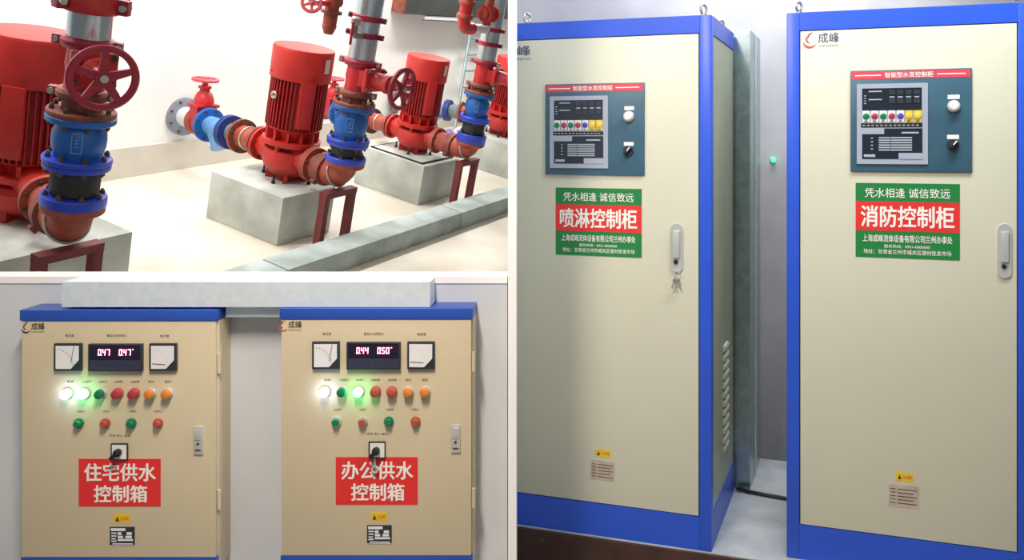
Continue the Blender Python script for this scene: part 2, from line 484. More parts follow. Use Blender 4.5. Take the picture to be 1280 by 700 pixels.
# ------------------------------------------------------------------ discharge stacks
def arc_pts(y0, ya, zc, R, n=8, zt=None):
    pts = [(0, y0, zc), (0, ya + R, zc)]
    for i in range(1, n + 1):
        a = PI / 2 * i / n
        pts.append((0, ya + R - R * math.sin(a), zc + R - R * math.cos(a)))
    if zt: pts.append((0, ya, zt))
    return pts
def wheel_mesh(t, R, M, m, name='handwheel', thick=0.035, spokes=5, hub='zinc', rimw=0.20):
    """flat cast handwheel in the local x-y plane, axis z"""
    bm = B()
    ro, ri = R, R * (1 - rimw)
    th = thick * R / 0.2 * 0.5
    lathe(bm, [(ri, -th), (ro - th * .5, -th), (ro, -th * .5), (ro, th * .5), (ro - th * .5, th), (ri, th), (ri, -th)], 44, M, cap=False)
    for k in range(spokes):
        Mk = M @ RZ(360 * k / spokes + 12)
        vs = []
        for x, w in ((R * .1, R * .15), (ri + .01 * R, R * .09)):
            for zz in (-th * .7, th * .7):
                for ww in (-w, w): vs.append(bm.verts.new(Mk @ Vector((x, ww, zz))))
        for q in ((0, 1, 5, 4), (2, 6, 7, 3), (0, 4, 6, 2), (1, 3, 7, 5), (0, 2, 3, 1), (4, 5, 7, 6)): bm.faces.new([vs[i] for i in q])
    cyl(bm, R * .24, -th * 1.2, th * 1.2, 20, M)
    w_ = obj(name, bm, m, t)
    obj('hub_nut', lathe(B(), [(R * .12, 0), (R * .12, R * .06), (R * .07, R * .07), (R * .07, R * .12)], 12, M @ T(0, 0, th * 1.2)), hub, w_)
    return w_

def stack(ax, ay, Z, s, ang, off, wlen, texts, pp, ps, nb=8):
    """Z: heights of elbow bottom, elbow flange, joint flange, check valve foot, check valve top, lower clamp, gate centre, upper clamp, bands..."""
    ze, zf, zj, zv, zt, zc1, zg, zc2, zb1, zb2, ztop = Z
    r = lambda q: q * s
    grp = lambda g: g
    M = MH @ T(ax, ay, 0)
    re = r(.122)
    zc = ze + re
    # support frame
    t = thing('pipe_support_frame', texts['frame'], 'frame', MH @ T(ax + off, ay, .0005), 'steel frames under the elbows')
    hw, ft = r(.215), ze - .004
    obj('top_beam', box(B(), -hw, hw, -.04, .04, ft - r(.055), ft), 'frame_brown', t)
    for q in (-1, 1):
        obj('leg', box(B(), q * hw - (r(.062) if q > 0 else 0), q * hw + (r(.062) if q < 0 else 0), -.035, .035, 0, ft - r(.055)), 'frame_brown', t)
        obj('foot_plate', box(B(), q * (hw - r(.025)) - .05, q * (hw - r(.025)) + .05, -.05, .05, 0, .008), 'frame_brown', t)
    # elbow
    t = thing('pipe_elbow', texts['elbow'], 'pipe elbow', MH @ T(ax, ay, ze) @ RZ(turn(pp, (ax, ay))), 'discharge elbows')
    dz = -ze
    yin = math.hypot(pp[0] - ax, pp[1] - ay) - ps * (texts.get('ol', .32) + .016) - r(.017)
    R = zf - zc - .002
    bm = B()
    sweep(bm, arc_pts(yin, 0, zc + dz, R, 8, zf + dz), re, 24)
    obj('bend', bm, 'rust_red', t)
    fl = obj('flange', lathe(B(), [(r(.165), -r(.016)), (r(.165), r(.016))], 28), 'rust_red', t, T(0, yin, zc + dz) @ RX(90))
    bolts(fl, r(.138), (r(.02),), nb, r(.013))
    fl = obj('flange', lathe(B(), [(re, -r(.055)), (r(.17), -r(.03)), (r(.178), -r(.02)), (r(.178), r(.012)), (re, r(.012))], 32), 'rust_red', t, T(0, 0, zf + dz))
    # grooved clamp round the horizontal leg
    cl = obj('clamp', lathe(B(), [(re, -r(.05)), (re + r(.028), -r(.045)), (re + r(.034), 0), (re + r(.028), r(.045)), (re, r(.05))], 24), 'brown_flange', t, T(0, R + (yin - R) * .42, zc + dz) @ RX(90))
    for q in (-1, 1):
        obj('clamp_ear', box(B(), -r(.02), r(.02), -r(.026), r(.026), -r(.026), r(.026), bev=r(.006)), 'brown_flange', cl, RZ(40) @ T(q * (re + r(.038)), 0, 0))
    obj('clamp_band', torus(B(), re + r(.006), r(.010), 28, 8), 'zinc', t, T(0, R * .52, zc + dz + R * .10) @ RX(68))
    # rubber joint
    z0 = zf + r(.013)
    t = thing('rubber_joint', texts['joint'], 'pipe joint', MH @ T(ax, ay, z0), 'rubber joints of the risers')
    a, b = zj - z0, zv - z0
    lo = obj('flange', lathe(B(), [(r(.13), 0), (r(.178), 0), (r(.182), r(.006)), (r(.182), a + r(.014)), (r(.176), a + r(.022)), (r(.12), a + r(.022))], 36), 'flange_blue', t)
    bolts(lo, r(.155), (a + r(.026),), nb, r(.017))
    obj('rubber_bellows', lathe(B(), [(r(.118), a + r(.02)), (r(.135), a + r(.035)), (r(.138), (a + b) / 2), (r(.135), b - r(.045)), (r(.118), b - r(.03))], 32), 'rubber', t)
    up = obj('flange', lathe(B(), [(r(.12), b - r(.036)), (r(.182), b - r(.034)), (r(.186), b - r(.028)), (r(.186), b - r(.004)), (r(.13), b - r(.002))], 36), 'flange_blue', t)
    bolts(up, r(.158), (b - r(.04),), nb, r(.017), flip=(b - r(.04),))
    # check valve
    t = thing('check_valve', texts['check'], 'valve', MH @ T(ax, ay, zv), 'blue check valves')
    H = zt - zv
    fo = obj('flange', lathe(B(), [(r(.12), 0), (r(.186), .0), (r(.19), r(.006)), (r(.19), r(.026)), (r(.184), r(.034)), (r(.13), r(.036))], 36), 'flange_blue', t)
    bolts(fo, r(.160), (r(.042),), nb, r(.017))
    obj('body', lathe(B(), [(r(.13), r(.03)), (r(.135), H * .24), (r(.147), H * .34), (r(.15), H * .5), (r(.146), H * .66), (r(.12), H * .80), (r(.118), H - r(.03))], 36), 'valve_blue', t)
    to = obj('flange', lathe(B(), [(r(.12), H - r(.04)), (r(.184), H - r(.04)), (r(.19), H - r(.034)), (r(.19), H - r(.006)), (r(.184), H), (r(.12), H)], 36), 'valve_blue', t)
    bolts(to, r(.162), (H - r(.046),), nb, r(.016), flip=(H - r(.046),))
    vdir = math.degrees(math.atan2(-5.034 - ay, -5.866 - ax))            # turned towards the aisle
    bm = B()
    pw, ph = r(.030), r(.062)
    fr = RZ(vdir + 90 - 4) @ T(0, -r(.1505), H * .52)
    for x0, x1, q0, q1 in ((-pw, pw, -ph, -ph + .006), (-pw, pw, ph - .006, ph), (-pw, -pw + .006, -ph, ph), (pw - .006, pw, -ph, ph), (-.010, .010, .015, .024), (-.010, .010, -.004, .004), (-.012, .012, -.026, -.02)):
        box(bm, x0, x1, -.002, .004, q0, q1, fr)
    obj('maker_mark', bm, 'light_blue', t)
    # gate valve with side bonnet
    t = thing('gate_valve', texts['gate'], 'valve', MH @ T(ax, ay, zt), 'red gate valves on the risers')
    g = lambda z: z - zt
    fl = obj('flange', lathe(B(), [(r(.12), 0.001), (r(.186), 0.001), (r(.188), r(.01)), (r(.188), r(.026)), (r(.182), r(.034)), (r(.11), r(.034))], 36), 'brown_flange', t)
    bolts(fl, r(.160), (r(.042),), nb, r(.016))
    obj('neck', lathe(B(), [(r(.112), r(.03)), (r(.108), g(zc1))], 28), 'brown_flange', t)
    def clampm(z, col):
        c = obj('grooved_clamp', lathe(B(), [(r(.10), -r(.032)), (r(.135), -r(.03)), (r(.148), -r(.012)), (r(.148), r(.012)), (r(.135), r(.03)), (r(.10), r(.032))], 32), col, t, T(0, 0, z))
        for q in (0, 180):
            e = RZ(vdir + 90 + q - 12)
            obj('clamp_ear', box(B(), r(.135), r(.185), -r(.03), r(.03), -r(.026), r(.026), bev=r(.006)), col, c, e)
            obj('clamp_bolt', cyl(B(), r(.018), -r(.045), r(.045), 10, T(r(.165), 0, 0) @ RX(90)), 'zinc', c, e)
    clampm(g(zc1), 'brown_flange')
    bm = B()
    lathe(bm, [(r(.108), g(zc1) + r(.03)), (r(.105), g(zg) - r(.06)), (r(.112), g(zg)), (r(.105), g(zg) + r(.06)), (r(.108), g(zc2) - r(.03))], 32)
    A = T(0, 0, g(zg)) @ RZ(ang)                         # bonnet along local +x
    box(bm, 0, r(.145), -r(.085), r(.085), -r(.075), r(.075), A, bev=r(.012))
    obj('body', bm, 'valve_red', t)
    clampm(g(zc2), 'wheel_red')
    bm = B()
    box(bm, r(.145), r(.185), -r(.125), r(.125), -r(.105), r(.105), A, bev=r(.012))
    cap = obj('bonnet_flange', bm, 'valve_red', t)
    for yy in (-1, 1):
        for zz in (-1, 1):
            obj('bonnet_bolt', lathe(B(), [(r(.020), -r(.05)), (r(.020), r(.012)), (r(.011), r(.012)), (r(.011), r(.03))], 8), 'bolt', cap, A @ T(r(.19), yy * r(.10), zz * r(.08)) @ RY(90))
    L0 = wlen
    bm = B()
    lathe(bm, [(r(.085), r(.17)), (r(.08), r(.20)), (r(.075), L0 * .62), (r(.085), L0 * .66), (r(.085), L0 * .74), (r(.05), L0 * .78), (r(.038), L0 * .86)], 28, A @ RY(90))
    obj('bonnet', bm, 'valve_red', t)
    obj('stem', cyl(B(), r(.018), L0 * .7, L0 + .01, 12, A @ RY(90)), 'zinc', t)
    wheel_mesh(t, texts['wheelR'], A @ T(L0, 0, 0) @ RY(90) @ RZ(texts.get('wrot', 0)), 'wheel_red')
    # riser
    z0 = zc2 + r(.034)
    t = thing('riser_pipe', texts['riser'], 'pipe', MH @ T(ax, ay, z0), 'galvanised riser pipes')
    obj('pipe', cyl(B(), r(.122 if s > 1.05 else .118), 0, ztop - z0, 40), 'steel_pipe', t)
    rp = r(.12)
    for zz, hh in ((zb1, .022), (zb2, .022)):
        if zz is None: continue
        c = obj('pipe_clamp', lathe(B(), [(rp, -r(hh) - .004), (rp + r(.012), -r(hh)), (rp + r(.012), r(hh)), (rp, r(hh) + .004)], 32), 'wheel_red', t, T(0, 0, zz - z0))
        for q in (0, 180):
            e = RZ(vdir + 90 + q - 20)
            obj('clamp_ear', box(B(), rp, rp + r(.05), -r(.022), r(.022), -r(.024), r(.024), bev=.004), 'wheel_red', c, e)
            obj('clamp_bolt', cyl(B(), r(.013), -r(.045), r(.045), 8, T(rp + r(.032), 0, 0) @ RX(90)), 'dark_gap', c, e)
    return t

def heights(l): return l
RISER_A = stack(*SA, (.633, .905, .962, 1.19, 1.485, 1.615, 1.80, 1.925, None, None, 3.0), 1.01, 246, 0.0, 0.38,
      dict(frame='brown steel frame holding the elbow before the wide plinth', elbow='rusty red elbow before the wide plinth, on a brown steel frame',
           joint='large black rubber joint between blue flanges beside the largest pump', check='large blue check valve below the crimson handwheel',
           gate='crimson gate valve whose big handwheel faces the aisle, beside the largest pump', riser='galvanised riser pipe with a red coupling above the big crimson handwheel',
           wheelR=.19, wrot=24, ol=.47), PA, 1.13)
stack(*SB, (.568, .818, .862, 1.018, 1.352, 1.458, 1.612, 1.735, 1.98, 2.127, 3.1), 0.985, 270, -0.02, 0.47,
      dict(frame='brown steel frame holding the elbow before the second pump', elbow='rusty red elbow between the second pump and its riser',
           joint='black rubber joint below the blue check valve of the second pump', check='blue check valve on the riser beside the second pump',
           gate='red gate valve with sideways crimson handwheel between two pumps', riser='galvanised riser pipe with two red clamps beside the second pump',
           wheelR=.19, wrot=10), PB, .985)
stack(*SCC, (.568, .775, .862, 1.05, 1.345, 1.43, 1.562, 1.69, 1.90, 2.062, 3.2), 0.90, 285, 0.02, 0.44,
      dict(frame='brown steel frame holding the elbow before the third pump', elbow='rusty red elbow between the third pump and its riser',
           joint='black rubber joint below the blue check valve of the third pump', check='blue check valve on the riser beside the third pump',
           gate='red gate valve on the riser before the far pump', riser='galvanised riser pipe before the far pump and ladder',
           wheelR=.17, wrot=0), PC, .87, nb=6)
# coupling near the head of the first riser: part of that riser
zr = 2.105 - (1.925 + 1.01 * .034)
c_ = obj('coupling', lathe(B(), [(.124, 0), (.145, .005), (.155, .03), (.155, .09), (.145, .115), (.124, .12)], 36), 'valve_red', RISER_A, T(0, 0, zr))
for q in (-28, 20, 152, 200):
    e = RZ(240 + 90 + q)
    obj('clamp_ear', box(B(), .138, .21, -.035, .035, .015, .105, bev=.006), 'wheel_red', c_, e)
    obj('clamp_bolt', cyl(B(), .02, -.06, .06, 10, T(.185, 0, .06) @ RX(90)), 'zinc', c_, e)

# ------------------------------------------------------------------ inlet lines from the back wall
def inlet_line(pw, pp, s, lab, small=False):
    """pw: point on the wall; pp: pump inlet flange face; axis runs wall -> pump"""
    pw, pp = Vector(pw), Vector(pp)
    d = pp - pw
    L = d.length
    q = d.to_track_quat('Z', 'Y').to_matrix().to_4x4()
    def at(u): return MH @ Matrix.Translation(pw + d * u) @ q
    r = lambda v: v * s
    t = thing('wall_sleeve', lab['sleeve'], 'wall flange', at(0.001), 'flanged sleeves in the back wall')
    fl = obj('flange', lathe(B(), [(r(.11), 0), (r(.20), 0), (r(.205), .006), (r(.205), .022), (r(.195), .028), (r(.11), .028)], 40), 'wall_flange', t)
    bolts(fl, r(.168), (.03,), 8, r(.013))
    obj('stub', cyl(B(), r(.105), .02, .16 * L - .004, 28), 'white_pipe', t)
    t = thing('inlet_gate_valve', lab['valve'], 'valve', at(.16), 'inlet gate valves')
    obj('coupling', lathe(B(), [(r(.11), 0), (r(.135), .008), (r(.14), .03), (r(.14), .05), (r(.125), .075), (r(.11), .08)], 28), 'rust_red', t)
    bm = B()
    lathe(bm, [(r(.11), .075), (r(.115), .20), (r(.115), .17 * L)], 28)
    up = q.inverted().to_3x3() @ Vector((0, 0, 1))
    up = (up - Vector((0, 0, up.z))).normalized()
    U = T(0, 0, .128) @ Matrix((up.cross(Vector((0, 0, 1))), Vector((0, 0, -1)), up)).transposed().to_4x4()
    obj('body', bm, 'rust_red', t)
    bm = B()
    box(bm, -r(.115), r(.115), -r(.07), r(.07), -.02, r(.17), U, bev=.015)
    box(bm, -r(.125), r(.125), -r(.095), r(.095), r(.17), r(.20), U, bev=.006)
    lathe(bm, [(r(.10), r(.20)), (r(.098), r(.25)), (r(.075), r(.31)), (r(.05), r(.33)), (r(.05), r(.36)), (r(.065), r(.362)), (r(.065), r(.385)), (r(.03), r(.39)), (r(.03), r(.43))], 28, U)
    obj('bonnet', bm, 'valve_red', t)
    wheel_mesh(t, r(.135), U @ T(0, 0, r(.45)), 'pink_red', rimw=.26, thick=.05)
    u0 = .16 + .171
    t = thing('strainer', lab['strainer'], 'strainer', at(u0), 'blue strainers')
    fl = obj('flange', lathe(B(), [(r(.10), .0), (r(.172), 0), (r(.178), .008), (r(.178), .03), (r(.17), .036), (r(.10), .036)], 36), 'valve_blue', t)
    bolts(fl, r(.15), (.04,), 8, r(.014))
    Ls = (.62 - u0) * L
    bm = B()
    lathe(bm, [(r(.095), .03), (r(.10), Ls * .5), (r(.10), Ls - .03)], 28)
    dn = (-up + Vector((0, 0, .75))).normalized()
    qd = dn.to_track_quat('Z', 'Y').to_matrix().to_4x4()
    lathe(bm, [(r(.09), 0), (r(.085), r(.20)), (r(.10), r(.205)), (r(.10), r(.235)), (0, r(.236))], 24, T(0, 0, Ls * .28) @ qd, cap=False)
    obj('body', bm, 'light_blue', t)
    fl = obj('flange', lathe(B(), [(r(.10), Ls - .036), (r(.168), Ls - .036), (r(.174), Ls - .03), (r(.174), Ls - .004), (r(.10), Ls - .001)], 36), 'navy', t)
    bolts(fl, r(.148), (Ls - .04,), 8, r(.014), flip=(Ls - .04,))
    t = thing('reducer', lab['reducer'], 'pipe', at(.621), 'short inlet reducers')
    Lr = .377 * L
    obj('flange', lathe(B(), [(r(.10), 0), (r(.172), 0), (r(.172), .03), (r(.10), .03)], 36), 'navy', t)
    obj('rubber_sleeve', lathe(B(), [(r(.098), .03), (r(.115), Lr * .18), (r(.098), Lr * .36)], 28), 'rubber_grey', t)
    fl = obj('flange', lathe(B(), [(r(.10), Lr * .35), (r(.172), Lr * .35), (r(.172), Lr * .35 + .034), (r(.10), Lr * .35 + .034)], 36), 'brown_flange', t)
    bolts(fl, r(.148), (Lr * .35 + .04,), 8, r(.013))
    obj('cone', lathe(B(), [(r(.115), Lr * .35 + .03), (r(.105), Lr * .62), (r(.10), Lr - .02)], 28), 'rust_red', t)
    obj('band', torus(B(), r(.108), r(.012), 28, 8), 'zinc', t, T(0, 0, Lr * .6))
    obj('flange', lathe(B(), [(r(.10), Lr - .03), (r(.16), Lr - .03), (r(.16), Lr), (r(.10), Lr)], 32), 'brown_flange', t)
inlet_line((.745, YW - .026, .585), (PB[0] + .985 * .388 * math.sin(math.radians(9)) * 0.7, PB[1] + .985 * .388, .688), 0.98,
           dict(sleeve='grey bolted sleeve in the back wall left of the second pump', valve='red gate valve with level pink handwheel beside the grey wall sleeve',
                strainer='pale blue strainer hanging between wall valve and second pump', reducer='rusty reducer with navy flange feeding the second pump'))
inlet_line((2.70, YW - .026, .565), (PC[0], PC[1] + .87 * .388, .678), 0.88,
           dict(sleeve='grey wall sleeve hidden behind the second pump', valve='red inlet valve with level handwheel just behind the second pump motor',
                strainer='blue strainer hidden behind the second riser', reducer='rusty reducer feeding the third pump'))
inlet_line((4.40, YW - .026, .50), (4.66, .45 + .86 * .388, .64), 0.86,
           dict(sleeve='pale wall sleeve seen left of the third pump motor', valve='red inlet valve behind the third pump motor',
                strainer='blue strainer seen between the third pump and its riser', reducer='rusty reducer feeding the far pump'))

# ------------------------------------------------------------------ bypass pipes near the risers
t = thing('bypass_valve', 'small red bypass valve with handwheel left of the second riser', 'valve', MH @ T(-0.10, -0.3, 1.98))
bm = B()
sweep(bm, [(0, 0, .06), (0, 0, .30)], [.055, .06], 16)
sweep(bm, [(-.03, 0, .27), (.07, 0, .27)], .05, 14)
lathe(bm, [(.035, .0), (.055, .05), (.06, .07), (.04, .09)], 16)
obj('body', bm, 'rust_red', t)
obj('flange', lathe(B(), [(.085, .17), (.085, .195)], 20), 'brown_flange', t)
obj('upper_pipe', sweep(B(), [(0, 0, .29), (0, 0, .9)], .05, 16), 'valve_red', t)
obj('stem', sweep(B(), [(-.03, 0, .25), (-.26, -.02, .25)], .022, 12), 'valve_red', t)
wheel_mesh(t, .085, T(-.27, -.02, .25) @ RZ(210) @ RY(68), 'pink_red', rimw=.3, thick=.05)
t = thing('drain_cock', 'small grey ball cock on the second riser between its clamps', 'valve', MH @ T(0.15, -0.36, 1.98))
obj('elbow', sweep(B(), [(.10, 0, -.0), (.03, 0, 0), (0, 0, .03), (0, 0, .10)], .028, 12), 'rubber_grey', t)
obj('body', lathe(B(), [(.03, .09), (.042, .10), (.042, .15), (.03, .16)], 14), 'zinc', t)
obj('lever', box(B(), -.012, .012, -.03, -.02, -.07, .12), 'valve_red', t, T(-.06, 0, 0))
t = thing('bypass_pipe', 'bright red bypass pipe bending into the third riser', 'pipe', MH @ T(1.95, -0.3, 2.0))
pts = [(0, 0, .9), (0, 0, .16)] + [(.10 - .10 * math.cos(a), 0, .16 - .10 * math.sin(a)) for a in [PI / 2 * k / 6 for k in range(1, 7)]] + [(.18, 0, .06)]
obj('bend', sweep(B(), pts, .065, 18), 'valve_red', t)
obj('collar', lathe(B(), [(.08, .16), (.085, .17), (.085, .20), (.08, .21)], 20), 'rust_red', t)
obj('collar', lathe(B(), [(.08, .30), (.085, .31), (.085, .34), (.08, .35)], 20), 'rust_red', t)
obj('outlet', sweep(B(), [(.17, 0, .06), (.475, 0, .06)], .05, 16), 'white_pipe', t)
t = thing('bypass_valve', 'red bypass valve beside the bright red bend at the third riser', 'valve', MH @ T(2.20, -0.42, 2.12))
bm = B()
sweep(bm, [(0, 0, 0), (0, 0, .8)], .045, 14)
sweep(bm, [(-.10, 0, .12), (.14, 0, .12)], .05, 14)
obj('body', bm, 'rust_red', t)
obj('flange', lathe(B(), [(.085, -.012), (.085, .012)], 20, T(-.06, 0, .12) @ RY(90)), 'valve_red', t)
obj('flange', lathe(B(), [(.085, -.012), (.085, .012)], 20, T(.09, 0, .12) @ RY(90)), 'valve_red', t)

# ------------------------------------------------------------------ duct, ladder, bag on the back wall
t = thing('air_duct', 'dark grey rectangular duct fixed high along the back wall', 'duct', MH @ T(4.05, YW - .20, 1.80))
obj('casing', box(B(), .0, 5.5, 0, .195, 0, .75), 'duct_grey', t, smooth=False)
obj('end_cap', box(B(), -.03, 0, -.006, .195, -.004, .754), 'brown_flange', t, smooth=False)
for x in (1.8, 3.6): obj('seam', box(B(), x - .02, x + .02, -.012, .195, -.012, .76), 'duct_grey', t, smooth=False)
t = thing('strip_light', 'slim unlit strip fitting under the dark duct', 'lamp', MH @ T(5.0, YW - .15, 1.735))
obj('casing', box(B(), -.42, .42, -.04, .04, 0, .052), 'lamp_body', t)
obj('diffuser', box(B(), -.40, .40, -.03, .03, -.018, 0), 'wall_flange', t)
t = thing('ladder', 'light metal ladder leaning on the back wall behind the third riser', 'ladder', MH @ T(5.42, 1.62, 0))
p0, p1 = Vector((0, 0, 0)), Vector((.63, .42, 1.70))
for q in (0, .42):
    obj('rail', sweep(B(), [p0 + Vector((q, 0, .005)), p1 + Vector((q, 0, 0))], .024, 8), 'ladder', t)
for k in range(1, 7):
    c = p0 + (p1 - p0) * (k / 7)
    obj('rung', sweep(B(), [c, c + Vector((.42, 0, 0))], .016, 8), 'ladder', t)
def crumple(m, M, rx, ry, rz, seed, label):
    rnd = random.Random(seed)
    bm = B()
    bmesh.ops.create_icosphere(bm, subdivisions=3, radius=1.0)
    dirs = [Vector((rnd.uniform(-1, 1), rnd.uniform(-1, 1), rnd.uniform(-1, 1))).normalized() for _ in range(24)]
    for v in bm.verts:
        n = v.co.normalized()
        k = 1 + sum(.10 * math.sin(7 * n.dot(d) + i) for i, d in enumerate(dirs)) / 4
        pinch = 1 - .55 * max(0, n.z) ** 2
        v.co = Vector((n.x * rx * k * pinch, n.y * ry * k * pinch, max(-.92, n.z * k) * rz + rz * .92))
    o = obj('plastic_bag', bm, m, None, M)
    return tag(o, label, 'bag', 'bags by the back wall')
crumple('bag_purple', MH @ T(5.06, 1.50, .001), .11, .10, .11, 3, 'crumpled purple bag on the floor near the back wall')
crumple('bag_white', MH @ T(5.36, 1.50, .001), .13, .11, .11, 8, 'crumpled white bag next to the purple one')

# ------------------------------------------------------------------ front area: galvanised trunking and wall boxes
t = thing('cable_trunking', 'galvanised metal trunking running above the two wall boxes', 'trunking', T(wx(312, YB + .05), YB + .012, -.5025))
tx0, tx1 = wx(86, YB + .05) - wx(312, YB + .05), wx(540, YB + .05) - wx(312, YB + .05)
obj('casing', box(B(), tx0, tx1, 0, .096, 0, wz(352.5, YB + .012) + .5025), 'galvanised', t)
gx0, gx1 = -1.091 - wx(312, YB + .05), -.912 - wx(312, YB + .05)
obj('lower_lip', box(B(), gx0, gx1, 0.03, .096, wz(396.5, YB + .04) + .5025, -.0005), 'galvanised', t)

SEG = {'0': 'abcdef', '4': 'bcfg', '5': 'acdfg', '7': 'abc'}
def digits(bm, s, x, z, w, h, th, y):
    for ch in s:
        if ch == '.':
            box(bm, x - w * .32, x - w * .32 + th, y, y + .001, z, z + th)
            continue
        sl = .12
        def q(xa, xb, za, zb):
            vs = [bm.verts.new((x + xx + (zz / h) * w * sl, y, z + zz)) for xx, zz in ((xa, za), (xb, za), (xb, zb), (xa, zb))]
            bm.faces.new(vs)
        g = th * .12
        for sgm in SEG[ch]:
            if sgm == 'a': q(g, w - g, h - th, h)
            if sgm == 'd': q(g, w - g, 0, th)
            if sgm == 'g': q(g, w - g, h / 2 - th / 2, h / 2 + th / 2)
            if sgm == 'f': q(0, th, h / 2 + g, h - g)
            if sgm == 'b': q(w - th, w, h / 2 + g, h - g)
            if sgm == 'e': q(0, th, g, h / 2 - g)
            if sgm == 'c': q(w - th, w, g, h / 2 - g)
        x += w * 1.32

def slab_part(name, parent, x0, x1, z0, z1, m, y0, th, bev=0.0):
    """flat plate facing -y whose back sits at y0"""
    return obj(name, box(B(), x0, x1, y0 - th, y0, z0, z1, bev=bev), m, parent, smooth=bool(bev))
def logo(parent, x0, x1, z0, z1, y, full=True, sym='ink_red', ink='ink_blue'):
    w, h = x1 - x0, z1 - z0
    if full:
        bm = B()
        cxl, czl, R = x0 + w * .17, z0 + h * .46, h * .50
        for (ra, rb, a0, a1, dx, dz) in ((.98, .66, 185, 330, 0, 0), (.60, .36, 100, 275, .05, .25), (.62, .40, 80, 200, .30, .62)):
            n = 12
            prev = None
            for i in range(n + 1):
                a = math.radians(a0 + (a1 - a0) * i / n)
                tp = math.sin(PI * min(1, max(0.0, i / n))) * .8 + .2
                mid, hw = (ra + rb) / 2, (ra - rb) / 2 * tp
                p = [bm.verts.new((cxl + R * dx + R * q * math.cos(a), y, czl + R * dz * .8 + R * q * math.sin(a))) for q in (mid - hw, mid + hw)]
                if prev: bm.faces.new((prev[0], prev[1], p[1], p[0]))
                prev = p
        obj('logo_mark', bm, sym, parent)
        text(parent, '成峰', ink, x0 + w * .40, x1, z0 + h * .30, z0 + h * .95, y, .01, 'logo_lettering')
        text(parent, 'CHENGFENG', ink, x0 + w * .40, x1 - w * .02, z0 + h * .06, z0 + h * .19, y, 0, 'logo_lettering')
    else:
        text(parent, '峰', ink, x0, x1, z0 + h * .28, z1, y, .01, 'logo_lettering')
        text(parent, 'FENG', ink, x0, x1, z0, z0 + h * .15, y, 0, 'logo_lettering')

